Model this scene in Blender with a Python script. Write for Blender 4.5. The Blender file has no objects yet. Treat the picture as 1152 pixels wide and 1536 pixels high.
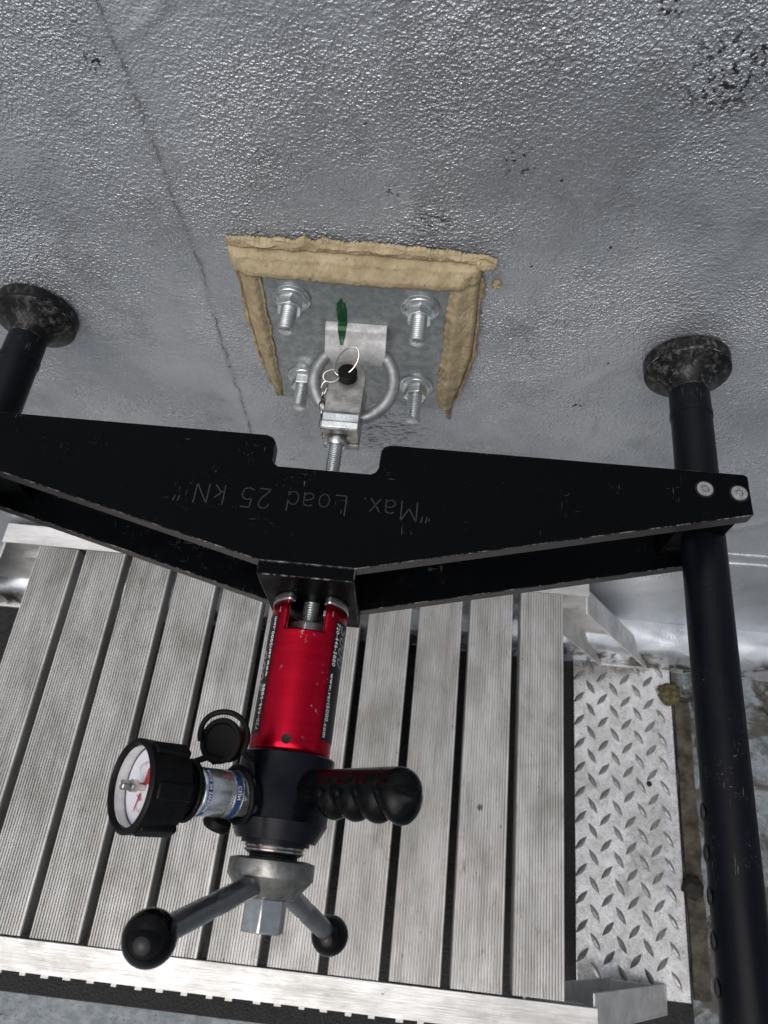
import bpy, bmesh, math, random
from mathutils import Vector, Matrix, noise
random.seed(7)
S = bpy.context.scene
C = S.collection
R = math.radians
PI = math.pi

# ------------------------------------------------------------------ camera
cam_d = bpy.data.cameras.new('camera'); cam = bpy.data.objects.new('camera', cam_d); C.objects.link(cam)
rt = Vector((.9947, .1023, -.005)); dn = Vector((.0894, -.8912, -.4448)); fw = Vector((-.0499, .442, -.8956))
m = Matrix((rt, -dn, -fw)).transposed().to_4x4(); m.translation = (.0737, -.4589, .5615)
cam.matrix_world = m
cam_d.sensor_fit = 'VERTICAL'; cam_d.sensor_height = 36; cam_d.sensor_width = 27
cam_d.lens = 1121.5 / 1536 * 36
cam_d.clip_start = .01; cam_d.clip_end = 500
cam_d.dof.use_dof = True; cam_d.dof.focus_distance = .60; cam_d.dof.aperture_fstop = 13
S.camera = cam

# ------------------------------------------------------------------ sky, sun, exposure
W = bpy.data.worlds.new('World'); S.world = W; W.use_nodes = True
wn = W.node_tree.nodes; wl = W.node_tree.links
bg = wn['Background']
sky = wn.new('ShaderNodeTexSky'); sky.sky_type = 'NISHITA'; sky.sun_disc = False
SUN_EL, SUN_AZ = R(58), R(205)          # azimuth clockwise from +y
sky.sun_elevation = SUN_EL; sky.sun_rotation = SUN_AZ
sky.air_density = 1.0; sky.dust_density = 6.0; sky.ozone_density = 1.0
hs = wn.new('ShaderNodeHueSaturation'); hs.inputs['Saturation'].default_value = .55
wl.new(sky.outputs[0], hs.inputs['Color']); wl.new(hs.outputs[0], bg.inputs['Color'])
bg.inputs['Strength'].default_value = .10
sd = bpy.data.lights.new('sun', 'SUN'); sd.energy = 1.3; sd.angle = R(70); sd.color = (1, .97, .93)
sun = bpy.data.objects.new('sun', sd); C.objects.link(sun)
sdir = Vector((math.sin(SUN_AZ) * math.cos(SUN_EL), math.cos(SUN_AZ) * math.cos(SUN_EL), math.sin(SUN_EL)))
sun.rotation_euler = (-sdir).to_track_quat('-Z', 'Y').to_euler()
S.view_settings.view_transform = 'Standard'; S.view_settings.look = 'None'
S.cycles.max_bounces = 6; S.cycles.diffuse_bounces = 3; S.cycles.glossy_bounces = 3
S.view_settings.exposure = 0.0; S.view_settings.gamma = 1

# ------------------------------------------------------------------ material helpers
class NT:
    def __init__(s, name):
        s.m = bpy.data.materials.new(name); s.m.use_nodes = True
        s.t = s.m.node_tree; s.n = s.t.nodes; s.b = s.n['Principled BSDF']; s.out = s.n['Material Output']
        tc = s.n.new('ShaderNodeTexCoord'); s.co = tc.outputs['Object']
    def put(s, sock, v):
        if isinstance(v, bpy.types.NodeSocket): s.t.links.new(v, sock)
        else:
            if sock.type == 'RGBA' and len(v) == 3: v = (*v, 1)
            sock.default_value = v
    def set(s, **k):
        for a, v in k.items(): s.put(s.b.inputs[a.replace('_', ' ')], v)
        return s
    def mapped(s, scale=(1, 1, 1), rot=(0, 0, 0), loc=(0, 0, 0), src=None):
        n = s.n.new('ShaderNodeMapping'); s.put(n.inputs['Vector'], src or s.co)
        n.inputs['Scale'].default_value = scale; n.inputs['Rotation'].default_value = rot; n.inputs['Location'].default_value = loc
        return n.outputs[0]
    def noise(s, scale, detail=3, rough=.5, dist=0, co=None, col=False):
        n = s.n.new('ShaderNodeTexNoise'); s.put(n.inputs['Vector'], co or s.co)
        n.inputs['Scale'].default_value = scale; n.inputs['Detail'].default_value = detail
        n.inputs['Roughness'].default_value = rough; n.inputs['Distortion'].default_value = dist
        return n.outputs['Color' if col else 'Fac']
    def voro(s, scale, feat='F1', co=None, rnd=1, out='Distance'):
        n = s.n.new('ShaderNodeTexVoronoi'); s.put(n.inputs['Vector'], co or s.co); n.feature = feat
        n.inputs['Scale'].default_value = scale; n.inputs['Randomness'].default_value = rnd
        return n.outputs[out]
    def ramp(s, f, lo, hi, a=0., b=1.):
        n = s.n.new('ShaderNodeMapRange'); s.put(n.inputs[0], f)
        for i, v in zip((1, 2, 3, 4), (lo, hi, a, b)): n.inputs[i].default_value = v
        n.interpolation_type = 'SMOOTHSTEP'; return n.outputs[0]
    def math(s, op, a, b=0., c=0.):
        n = s.n.new('ShaderNodeMath'); n.operation = op
        for i, v in enumerate((a, b, c)): s.put(n.inputs[i], v)
        return n.outputs[0]
    def mix(s, f, a, b):
        n = s.n.new('ShaderNodeMix'); n.data_type = 'RGBA'
        s.put(n.inputs[0], f); s.put(n.inputs[6], a); s.put(n.inputs[7], b); return n.outputs[2]
    def bump(s, h, strength=1., dist=.001, normal=None):
        n = s.n.new('ShaderNodeBump'); s.put(n.inputs['Height'], h)
        n.inputs['Strength'].default_value = strength; n.inputs['Distance'].default_value = dist
        if normal is not None: s.put(n.inputs['Normal'], normal)
        return n.outputs[0]
    def sep(s):
        n = s.n.new('ShaderNodeSeparateXYZ'); s.put(n.inputs[0], s.co); return n.outputs
    def near(s, p, r0, r1):                 # 1 inside r0, 0 outside r1 of a point
        n = s.n.new('ShaderNodeVectorMath'); n.operation = 'DISTANCE'; s.put(n.inputs[0], s.co); n.inputs[1].default_value = p
        return s.ramp(n.outputs['Value'], r0, r1, 1, 0)

def simple(name, col, metal=0., rough=.5, spec=.5, nscale=60, namt=.15, bscale=None, bdist=.0002, rvar=.1, **k):
    t = NT(name)
    f = t.noise(nscale, 4, .6)
    d = [max(0, c * (1 - namt)) for c in col]; u = [min(1, c * (1 + namt)) for c in col]
    t.set(Base_Color=t.mix(t.ramp(f, .3, .7), d, u), Metallic=metal, Specular_IOR_Level=spec,
          Roughness=t.ramp(f, .3, .7, max(.02, rough - rvar), rough + rvar))
    if bscale: t.set(Normal=t.bump(t.noise(bscale, 3), 1, bdist))
    for a, v in k.items(): t.set(**{a: v})
    return t.m

def worn_black(name, base=(.0012, .0016, .0022), rough=.45, spec=.04, wear=.62, amt=1.0, scale=45, wearcol=(.33, .33, .34), lo=.66):
    """black finish with chips and fine scratches down to the bare metal"""
    t = NT(name)
    big = t.noise(scale, 2, .5)
    s1 = t.noise(900, 2, .6, co=t.mapped((1, .06, 1), (0, 0, R(35))))
    s2 = t.noise(800, 2, .6, co=t.mapped((.07, 1, 1), (0, 0, R(-20))))
    chips = t.noise(420, 3, .65)
    mk = t.math('MULTIPLY', t.ramp(big, wear - .06, wear + .12), t.ramp(t.math('MAXIMUM', t.math('MAXIMUM', s1, s2), chips), lo, lo + .08))
    mk = t.math('MULTIPLY', mk, amt)
    t.set(Base_Color=t.mix(mk, base, wearcol), Metallic=t.math('MULTIPLY', mk, .6),
          Roughness=t.ramp(big, .3, .7, rough - .06, rough + .08), Specular_IOR_Level=spec,
          Normal=t.bump(t.noise(1400, 2), .35, .00008))
    return t.m

def edge_metal(name, thr=.5):
    t = NT(name); f = t.math('MULTIPLY', t.ramp(t.noise(110, 5, .75), thr - .06, thr + .16), .55)
    t.set(Base_Color=t.mix(f, (.004, .004, .005), (.42, .42, .42)), Metallic=t.math('MULTIPLY', f, .4), Roughness=.4, Specular_IOR_Level=.1)
    return t.m

M = {}
# silver coated wall -------------------------------------------------------
def wall_material():
    t = NT('silver_coating')
    warp = t.noise(9, 2, .5)
    peb = t.noise(470, 1.5, .5, .25)                            # orange-peel pebbling
    peb2 = t.noise(190, 2, .5, .5, co=t.mapped((.8, 1, 1.3), (0, R(25), 0)))
    X, Y, Z = t.sep()
    low = t.ramp(Z, -.46, -.36)                                # smoother base flashing below the seam
    region = t.ramp(warp, .35, .68)
    h = t.math('ADD', t.math('MULTIPLY', t.math('POWER', t.ramp(peb, .28, .75), 1.3), t.math('MULTIPLY_ADD', region, .95, .32)), t.math('MULTIPLY', peb2, t.math('MULTIPLY_ADD', t.ramp(t.noise(16, 2), .35, .65), .8, .5)))
    h = t.math('MULTIPLY', h, t.math('MULTIPLY_ADD', low, .82, .18))
    big = t.noise(7, 2, .5, .4)
    # hairline crack running down the coating
    wob = t.noise(60, 3, .6)
    cx = t.math('ADD', t.math('MULTIPLY', t.math('SUBTRACT', wob, .5), .010), t.math('MULTIPLY', t.math('SUBTRACT', t.noise(9, 1), .5), .012))
    line = t.math('ADD', t.math('MULTIPLY', t.math('POWER', t.math('MAXIMUM', Z, 0.), 2), -.17), -.1365)
    dd = t.math('ABSOLUTE', t.math('SUBTRACT', t.math('ADD', X, cx), line))
    crack = t.math('MULTIPLY', t.ramp(dd, .0004, .0014, 1, 0), t.ramp(t.noise(70, 3, .6), .36, .60))
    halo = t.math('MULTIPLY', t.ramp(dd, .001, .006, 1, 0), .22)
    # dark chips and scuffs
    scuff = t.noise(230, 3, .6, co=t.mapped((.5, 1, 1.9), (0, R(-32), 0)))
    pits = t.noise(260, 2, .5)
    A = t.near((.235, 0, .272), .012, .05)
    for p, r in (((.0626, 0, .2298), .006), ((.1205, 0, .2), .022), ((-.165, 0, .255), .016), ((.2235, 0, -.083), .012),
                 ((.0316, 0, .168), .010), ((.255, 0, .29), .03), ((.19, 0, .31), .02)):
        A = t.math('MAXIMUM', A, t.near(p, r * .2, r))
    Bm = t.math('MAXIMUM', t.near((.062, 0, .143), .004, .03), t.near((.02, 0, -.158), .01, .075))
    dark = t.math('MULTIPLY', A, t.ramp(pits, .56, .60))
    dark = t.math('MAXIMUM', dark, t.math('MULTIPLY', Bm, t.ramp(scuff, .53, .60)))
    dark = t.math('MAXIMUM', dark, t.ramp(t.noise(120, 2, .4, co=t.mapped((1, 1, 1), (0, 0, 0), (3, 5, 1))), .765, .79))
    dark = t.math('MAXIMUM', dark, t.math('MULTIPLY', crack, .5))
    dirt = t.math('ADD', t.math('MULTIPLY', t.ramp(t.noise(22, 4, .6), .45, .75), .22), halo)
    base = t.mix(t.ramp(big, .3, .7), (.45, .48, .525), (.55, .58, .625))
    base = t.mix(t.math('MINIMUM', dirt, 1.), base, (.17, .175, .17))
    stain = t.math('MULTIPLY', t.ramp(t.math('ADD', t.noise(11, 4, .6), t.math('MULTIPLY', t.near((.115, 0, .225), .02, .16), .30)), .55, .74), t.math('MULTIPLY', low, .26))
    base = t.mix(stain, base, (.20, .205, .215))
    base = t.mix(t.math('MULTIPLY', t.ramp(Z, -.755, -.725, 1, 0), t.ramp(t.noise(26, 5, .65, .8), .44, .58)), base, (.075, .07, .055))
    base = t.mix(dark, base, (.018, .02, .022))
    hh = t.math('SUBTRACT', t.math('MULTIPLY', h, .00108), t.math('MULTIPLY', t.math('MAXIMUM', crack, dark), .0007))
    hh = t.math('ADD', hh, t.math('MULTIPLY', big, .004))
    rid = t.ramp(t.math('ABSOLUTE', t.math('SUBTRACT', t.noise(4.2, 1.5, .5, .9), .5)), .0, .05, 1, 0)      # lap ridges left by the roller
    rid = t.math('MULTIPLY', rid, t.math('MULTIPLY', t.ramp(t.noise(7, 2), .45, .6), low))
    hh = t.math('ADD', hh, t.math('MULTIPLY', rid, .0011))
    t.set(Base_Color=base, Metallic=t.math('MULTIPLY_ADD', dark, -.65, .70), Roughness=t.math('ADD', t.ramp(t.noise(30, 3), .3, .7, .0, .10), t.ramp(t.noise(6, 3, .55, .8), .35, .65, .23, .36)),
          Normal=t.bump(hh, 1.0, 1.0))
    return t.m
M['wall'] = wall_material()

def alu(name, base=.62, metal=.75, rough=.42, axis='y', dirt=.5, blot=.64, gain=1.):
    """weathered aluminium: brushed along one axis, grey grime and dark specks"""
    t = NT(name)
    sc = {'y': (1, .04, 1), 'x': (.04, 1, 1), 'n': (1, 1, 1)}[axis]
    br = t.noise(520, 3, .6, co=t.mapped(sc))
    st = {'y': (1, .35, 1), 'x': (.35, 1, 1), 'n': (1, 1, 1)}[axis]
    g = t.noise(26, 5, .62, co=t.mapped(st)); g2 = t.noise(95, 5, .7, .3, co=t.mapped(st))
    strk = t.ramp(t.noise(75, 4, .65, co=t.mapped({'y': (1, .05, 1), 'x': (.05, 1, 1), 'n': (1, 1, 1)}[axis])), .5, .68)
    sp = t.ramp(t.noise(120, 3, .6), .69, .74)
    spots = t.ramp(t.noise(38, 2, .5), .74, .8)
    c = t.mix(t.ramp(g, .32, .72), (base, base, base * 1.0), (base * .68, base * .68, base * .665))
    c = t.mix(t.math('MULTIPLY', t.ramp(g2, blot - .08, blot + .14), dirt), c, (.15, .145, .135))
    c = t.mix(t.math('MULTIPLY', t.ramp(t.noise(9, 5, .65, .5), .50, .68), dirt * .55), c, (.21, .20, .175))
    c = t.mix(t.math('MULTIPLY', strk, dirt * .5), c, (.24, .235, .22))
    c = t.mix(t.math('MULTIPLY', t.ramp(br, .42, .7), .22), c, (.3, .3, .3))
    c = t.mix(t.math('MULTIPLY', t.math('MAXIMUM', sp, spots), dirt), c, (.035, .033, .03))
    oi = t.n.new('ShaderNodeObjectInfo'); c = t.mix(t.math('MULTIPLY', oi.outputs['Random'], .22 if axis == 'y' else 0.), c, (.30, .295, .275))
    t.set(Base_Color=c, Metallic=metal, Roughness=t.ramp(g2, .3, .7, rough - .08, rough + .14),
          Normal=t.bump(t.math('ADD', br, t.math('MULTIPLY', g2, 1.2)), .5, .0004))
    return t.m
M['plank'] = alu('weathered_aluminium_plank', .62, .55, .38, 'y', .8, .64)
M['rail'] = alu('weathered_aluminium_rail', .74, .6, .38, 'x', .5, .66)
M['leg'] = alu('dull_aluminium_leg', .72, .45, .40, 'n', .2, .7)
M['tread'] = alu('bright_tread_plate', .82, .85, .27, 'n', .6, .62)
M['lug'] = alu('tread_lug', .36, .7, .36, 'n', .6, .55)  # base darker than the plate: dark reflections on the slopes put into the colour

M['black'] = worn_black('black_beam_finish', wear=.58, amt=.32, spec=.045)
M['plate_edge'] = simple('satin_plate_edge', (.045, .043, .042), .3, .45, .3, 40, .35, 300, .0001)
M['rod'] = worn_black('black_tube_finish', (.0025, .0032, .0058), .34, .16, .60, .5, 30)
M['pad'] = worn_black('scuffed_black_pad', (.0035, .0038, .0045), .44, .22, .42, .8, 60, (.30, .30, .29), .605)
def pad_mat():
    t = NT('scuffed_pad')
    a = t.noise(38, 3, .6, .6); b = t.noise(170, 6, .78, .4); c = t.noise(600, 2, .6, co=t.mapped((1, .08, 1), (0, 0, R(30))))
    sm = t.math('MULTIPLY', t.ramp(a, .38, .58), t.ramp(b, .46, .66))
    sm = t.math('MAXIMUM', t.math('MULTIPLY', sm, .36), t.math('MULTIPLY', t.ramp(c, .68, .74), t.ramp(a, .4, .6)))
    t.set(Base_Color=t.mix(sm, (.0035, .0038, .0045), (.24, .24, .235)), Roughness=.42, Specular_IOR_Level=.22, Normal=t.bump(b, .5, .0004))
    return t.m
M['pad'] = pad_mat()
M['anod'] = simple('black_anodised', (.0035, .0042, .008), .2, .30, .28, 30, .15)
M['edge'] = edge_metal('bare_edge', .52)
M['edge_soft'] = edge_metal('bare_edge_sparse', .60)
M['engraved'] = simple('engraved_groove', (.024, .025, .027), .1, .6, .3)
M['inner'] = simple('dark_interior', (.012, .012, .013), .3, .5, .3)

def red_mat():
    t = NT('red_anodised')
    f = t.noise(260, 3, .6, co=t.mapped((.05, 1, .05)))
    sc = t.math('MULTIPLY', t.ramp(t.noise(48, 2, .5), .57, .68), t.ramp(t.noise(330, 3, .65, co=t.mapped((1, .45, 1), (0, 0, R(20)))), .60, .66))
    c = t.mix(t.ramp(f, .3, .7), (.47, .0015, .018), (.54, .003, .026))
    t.set(Base_Color=t.mix(sc, c, (.72, .66, .66)), Metallic=.85, Roughness=t.ramp(t.noise(40, 3), .3, .7, .25, .30))
    return t.m
M['red'] = red_mat()
def zinc(name, base=(.56, .58, .59), rough=.34, mottled=.3, metal=.9):
    t = NT(name); f = t.noise(120, 5, .65); g = t.voro(150, out='Color')
    c = t.mix(t.ramp(f, .35, .68), [b * (1 - mottled) for b in base], base)
    t.set(Base_Color=c, Metallic=metal, Roughness=t.ramp(f, .3, .7, rough + .12, rough - .06), Normal=t.bump(f, .4, .0003))
    return t.m
M['zinc'] = zinc('zinc_plated_steel', (.70, .74, .76), .24, .22)
M['galv'] = zinc('galvanised_plate', (.37, .40, .415), .44, .26, .75)
M['galv_lt'] = zinc('galvanised_strap', (.56, .57, .58), .60, .28, .4)
M['galv_ring'] = zinc('galvanised_ring', (.46, .48, .49), .42, .35, .8)
M['steel'] = zinc('worn_machined_steel', (.42, .42, .41), .36, .42, .8)
M['forged'] = zinc('dark_forged_steel', (.27, .27, .26), .36, .5, .85)
M['steel_bright'] = zinc('bright_steel', (.66, .67, .67), .25, .3, .95)
M['steel_dark'] = simple('dark_steel_rod', (.24, .25, .26), .85, .26, .5, 25, .12, rvar=.05)
M['chrome'] = simple('nickel_wire', (.55, .52, .49), 1, .18, .5)
M['gloss'] = simple('glossy_black_ball', (.002, .002, .0025), 0, .10, .20, 300, .1, rvar=.03)
M['grip'] = simple('dipped_vinyl_grip', (.002, .0022, .0026), 0, .24, .14, 90, .1, 120, .0003, rvar=.04)
M['rubber'] = simple('black_rubber', (.0035, .0038, .0042), 0, .5, .16, 200, .2, 900, .0001)
M['brass'] = simple('brass', (.55, .36, .10), .9, .35)
M['dial'] = simple('white_dial', (.80, .82, .88), 0, .35, .4, 40, .03)
M['ink'] = simple('black_ink', (.012, .012, .014), 0, .5, .3)
M['redink'] = simple('red_ink', (.50, .012, .03), 0, .5, .3)
M['blue'] = simple('blue_band', (.012, .055, .21), .2, .35)
M['white'] = simple('white_print', (.78, .78, .78), 0, .5, .3)
M['greyprint'] = simple('grey_print', (.30, .30, .31), .3, .4, .3)
M['sticker'] = simple('black_sticker', (.010, .010, .012), 0, .4, .3)
M['green_'] = simple('green_marker_paint', (.010, .065, .024), .35, .42, .4, 150, .3)

def marker():
    t = NT('green_marker'); f = t.noise(160, 5, .7, .3, co=t.mapped((1.6, 1, .5)))
    t.set(Base_Color=t.mix(t.ramp(f, .52, .72), (.012, .075, .028), (.10, .15, .12)), Metallic=.5, Roughness=.5); return t.m
M['green'] = marker()
def sealant_mat():
    t = NT('tan_sealant')
    f = t.noise(55, 4, .6); g = t.noise(420, 3, .6)
    c = t.mix(t.ramp(f, .3, .72), (.42, .345, .22), (.30, .24, .145))
    c = t.mix(t.math('MULTIPLY', t.ramp(t.noise(130, 4, .7), .50, .70), .65), c, (.22, .165, .085))
    c = t.mix(t.math('MULTIPLY', t.ramp(t.noise(240, 3, .6, co=t.mapped((1, 1, .6))), .66, .71), .7), c, (.055, .05, .045))
    t.set(Base_Color=c, Roughness=.62, Specular_IOR_Level=.3, Normal=t.bump(t.math('ADD', g, t.math('MULTIPLY', t.noise(130, 3), 2.)), .6, .0006))
    return t.m
M['sealant'] = sealant_mat()

def ground_mat():
    t = NT('weathered_roof_surface')
    f = t.noise(6, 5, .6); g = t.noise(60, 5, .65); v = t.voro(9, 'DISTANCE_TO_EDGE', t.mapped((1, 1, 1), src=t.co))
    crk = t.ramp(t.math('ABSOLUTE', t.math('SUBTRACT', t.noise(8, 5, .6, 1.2), .5)), .002, .012, 1, 0); crk = t.math('MULTIPLY', crk, t.math('MULTIPLY', t.ramp(t.noise(5, 2), .40, .5), t.ramp(t.sep()[0], .35, .5)))
    c = t.mix(t.ramp(g, .35, .7), (.14, .165, .185), (.24, .265, .285))
    c = t.mix(t.math('MULTIPLY', t.ramp(t.noise(16, 5, .65, 1.), .44, .60), t.math('MULTIPLY', t.ramp(t.sep()[0], .35, .5), .9)), c, (.045, .04, .03))
    c = t.mix(t.ramp(t.noise(170, 2, .5), .66, .72), c, (.05, .05, .05))
    c = t.mix(t.math('MULTIPLY', crk, .8), c, (.035, .032, .026))
    t.set(Base_Color=c, Metallic=.25, Roughness=.55, Normal=t.bump(t.math('ADD', g, t.math('MULTIPLY', crk, -1.5)), .7, .004))
    return t.m
M['ground'] = ground_mat()
M['mat'] = simple('black_shade_mat', (.014, .0145, .015), 0, .65, .25, 70, .5, 240, .002)  # near-black so that it paints in the shade under the platform
M['wood'] = simple('grimy_board', (.05, .045, .034), 0, .75, .2, 45, .6, 160, .002)
M['moss'] = simple('moss', (.085, .078, .04), 0, .9, .1, 120, .5, 300, .002)
M['twig'] = simple('dark_twig', (.03, .025, .018), 0, .8, .2, 90, .4)
M['grime'] = simple('dark_lump', (.022, .020, .017), 0, .8, .2, 90, .4, 200, .002)

# ------------------------------------------------------------------ mesh helpers
def frame(axis, up=(0, 0, 1)):
    w = Vector(axis).normalized(); u = Vector(up)
    if abs(w.dot(u.normalized())) > .98: u = Vector((0, 1, 0))
    a = u.cross(w).normalized(); b = w.cross(a)
    return a, b, w
class MB:
    def __init__(s): s.v = []; s.f = []
    def add(s, v, f):
        o = len(s.v); s.v += [Vector(p) for p in v]; s.f += [tuple(i + o for i in q) for q in f]; return s
    def box(s, lo, hi):
        x0, y0, z0 = lo; x1, y1, z1 = hi
        return s.add([(x0,y0,z0),(x1,y0,z0),(x1,y1,z0),(x0,y1,z0),(x0,y0,z1),(x1,y0,z1),(x1,y1,z1),(x0,y1,z1)],
                     [(0,3,2,1),(4,5,6,7),(0,1,5,4),(1,2,6,5),(2,3,7,6),(3,0,4,7)])
    def prism(s, pts, z0, z1):                       # outline in xy (ccw), extruded in z
        n = len(pts)
        return s.add([(x, y, z0) for x, y in pts] + [(x, y, z1) for x, y in pts],
              [tuple(range(n))[::-1], tuple(range(n, 2 * n))] + [(i, (i + 1) % n, n + (i + 1) % n, n + i) for i in range(n)])
    def prism_axis(s, pts, o, a, b, d):              # outline in plane (a,b) at o, extruded by vector d
        o, a, b, d = map(Vector, (o, a, b, d)); n = len(pts)
        base = [o + a * x + b * y for x, y in pts]
        return s.add(base + [p + d for p in base],
              [tuple(range(n))[::-1], tuple(range(n, 2 * n))] + [(i, (i + 1) % n, n + (i + 1) % n, n + i) for i in range(n)])
    def lathe(s, prof, o=(0, 0, 0), axis=(0, -1, 0), seg=48, caps=True, rot=0.):   # prof: (t along axis, radius)
        a, b, w = frame(axis); o = Vector(o); v = []; f = []
        for t, r in prof:
            for k in range(seg):
                q = 2 * PI * k / seg + rot; v.append(o + w * t + (a * math.cos(q) + b * math.sin(q)) * r)
        for i in range(len(prof) - 1):
            for k in range(seg):
                k2 = (k + 1) % seg; f.append((i * seg + k, i * seg + k2, (i + 1) * seg + k2, (i + 1) * seg + k))
        if caps:
            f.append(tuple(range(seg))[::-1]); f.append(tuple((len(prof) - 1) * seg + k for k in range(seg)))
        return s.add(v, f)
    def tube(s, pts, r, seg=10, closed=False):
        pts = [Vector(p) for p in pts]; n = len(pts); v = []; f = []; pa = None
        for i, p in enumerate(pts):
            d = (pts[(i + 1) % n] - pts[i - 1]) if closed else (pts[min(i + 1, n - 1)] - pts[max(i - 1, 0)])
            d.normalize()
            if pa is None: a, b, _ = frame(d)
            else: a = (pa - d * pa.dot(d)).normalized(); b = d.cross(a)
            pa = a; rr = r[i] if isinstance(r, (list, tuple)) else r
            for k in range(seg):
                q = 2 * PI * k / seg; v.append(p + (a * math.cos(q) + b * math.sin(q)) * rr)
        for i in range(n if closed else n - 1):
            j = (i + 1) % n
            for k in range(seg): f.append((i * seg + k, i * seg + (k + 1) % seg, j * seg + (k + 1) % seg, j * seg + k))
        if not closed: f.append(tuple(range(seg))[::-1]); f.append(tuple((n - 1) * seg + k for k in range(seg)))
        return s.add(v, f)
    def mesh(s, name, smooth=True):
        me = bpy.data.meshes.new(name); me.from_pydata([tuple(p) for p in s.v], [], s.f); me.update()
        bm = bmesh.new(); bm.from_mesh(me); bmesh.ops.recalc_face_normals(bm, faces=bm.faces); bm.to_mesh(me); bm.free()
        if smooth:
            me.polygons.foreach_set('use_smooth', [True] * len(me.polygons))
            me.set_sharp_from_angle(angle=R(38))
        return me
    def build(s, name, mat, parent=None, bevel=0, edge=None, seg=2, smooth=True, loc=None):
        me = s.mesh(name, smooth); me.materials.append(M[mat])
        o = bpy.data.objects.new(name, me); C.objects.link(o); o.parent = parent
        if loc: o.location = loc
        if bevel:
            md = o.modifiers.new('bevel', 'BEVEL'); md.width = bevel; md.segments = seg; md.limit_method = 'ANGLE'; md.angle_limit = R(32)
            if edge: me.materials.append(M[edge]); md.material = 1
            md.harden_normals = False
        return o
def tag(o, label=None, cat=None, group=None, kind=None):
    for k, v in (('label', label), ('category', cat), ('group', group), ('kind', kind)):
        if v: o[k] = v
    return o
def empty(name, loc=(0, 0, 0), **k):
    o = bpy.data.objects.new(name, None); C.objects.link(o); o.location = loc; o.empty_display_size = .02
    return tag(o, **k)
def copy_of(src, parent, loc=None, name=None):
    c = src.copy(); C.objects.link(c); c.parent = parent
    if loc is not None: c.location = loc
    return c
def hexpts(af, rot=0): r = af / math.sqrt(3); return [(r * math.cos(rot + k * PI / 3), r * math.sin(rot + k * PI / 3)) for k in range(6)]
def thread(t0, t1, r, pitch=.00175, chamfer=.0015):
    p = [(t0, r)]; t = t0
    while t < t1 - chamfer - pitch:
        p += [(t + pitch * .12, r), (t + pitch * .5, r * .86), (t + pitch * .88, r)]; t += pitch
    return p + [(t1 - chamfer, r), (t1 - chamfer * .3, r * .82), (t1, r * .70)]
def text_mesh(body, size, shear=0., spacing=1.0):
    cu = bpy.data.curves.new('lettering', 'FONT'); cu.body = body; cu.size = size; cu.shear = shear; cu.space_character = spacing
    cu.align_x = 'LEFT'; cu.offset = size * .012; cu.resolution_u = 3
    o = bpy.data.objects.new('lettering', cu); C.objects.link(o)
    dg = bpy.context.evaluated_depsgraph_get(); dg.update()
    me = bpy.data.meshes.new_from_object(o.evaluated_get(dg)); C.objects.unlink(o); bpy.data.objects.remove(o)
    v = [p.co.copy() for p in me.vertices]; f = [tuple(p.vertices) for p in me.polygons]; bpy.data.meshes.remove(me)
    return v, f

# ================================================================== THE SETTING
GZ = -.80
MB().add([(-60, -120, GZ), (60, -120, GZ), (60, .0, GZ), (-60, .0, GZ)], [(0, 1, 2, 3)]).build('ground', 'ground', smooth=False)
tag(bpy.data.objects['ground'], kind='structure')

# wall: a finely gridded front face with slow undulation, and a solid body behind it
def build_wall():
    mb = MB(); nx, nz = 150, 110; x0, x1, z0, z1 = -1.6, 1.6, GZ - .02, .85
    def h(x, z):
        return .004 * noise.noise(Vector((x * 4, z * 4, 3)))
    v = []; f = []
    for j in range(nz + 1):
        for i in range(nx + 1):
            x = x0 + (x1 - x0) * i / nx; z = z0 + (z1 - z0) * j / nz
            q = max(abs(x) - .33, abs(z) - .15, 0) / .25; e = min(1., q); e = e * e * (3 - 2 * e)   # flat where plate and feet bear
            v.append((x, .0012 + h(x, z) * e, z))
    for j in range(nz):
        for i in range(nx): a = j * (nx + 1) + i; f.append((a, a + 1, a + nx + 2, a + nx + 1))
    mb.add(v, f)
    return mb.build('coated_face', 'wall')
wall = empty('parapet_wall', (0, 0, GZ), label='silver coated masonry wall with pebbled finish and a thin crack', cat='wall')
wf = build_wall(); wf.parent = wall; wf.location = (0, 0, -GZ)
MB().box((-30, .012, GZ), (30, .30, .85)).build('wall_core', 'wall', wall, loc=(0, 0, -GZ))
# turned-out base of the coating (cant) and the two seam ridges
mb = MB(); v = []; f = []; nx, nt = 260, 14
for i in range(nx + 1):
    x = -1.5 + 3.0 * i / nx
    for j in range(nt + 1):
        t = j / nt
        y = .002 - .052 * min(1, t / .6) ** .9 - .012 * max(0, t - .6) / .4
        z = -.716 - .024 * min(1, t / .6) ** 2 - .066 * max(0, (t - .6) / .4) ** .8
        k = .008 * noise.fractal(Vector((x * 9, t * 2.2, 1)), 1., 2., 4) + .004 * noise.noise(Vector((x * 34, t * 6, 4)))
        v.append((x, y + k * t, z + k * .9 * math.sin(PI * min(1, t * .8))))
for i in range(nx):
    for j in range(nt): a = i * (nt + 1) + j; f.append((a, a + 1, a + nt + 2, a + nt + 1))
mb.add(v, f).build('cant_strip', 'wall', wall, loc=(0, 0, -GZ))
for zz, rr in ((-.400, .0042), (-.434, .005)):
    pts = [(-1.5 + 3.0 * i / 300, .0005 - .001 * noise.noise(Vector((i * .13, zz * 30, 0))), zz + .006 * noise.noise(Vector((i * .05, zz * 50, 2))) + .002 * noise.noise(Vector((i * .3, zz, 5)))) for i in range(301)]
    MB().tube(pts, [rr * (.65 + .6 * abs(noise.noise(Vector((i * .17, zz * 9, 7))))) for i in range(301)], 8).build('coating_ridge', 'wall', wall, loc=(0, 0, -GZ))

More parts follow.
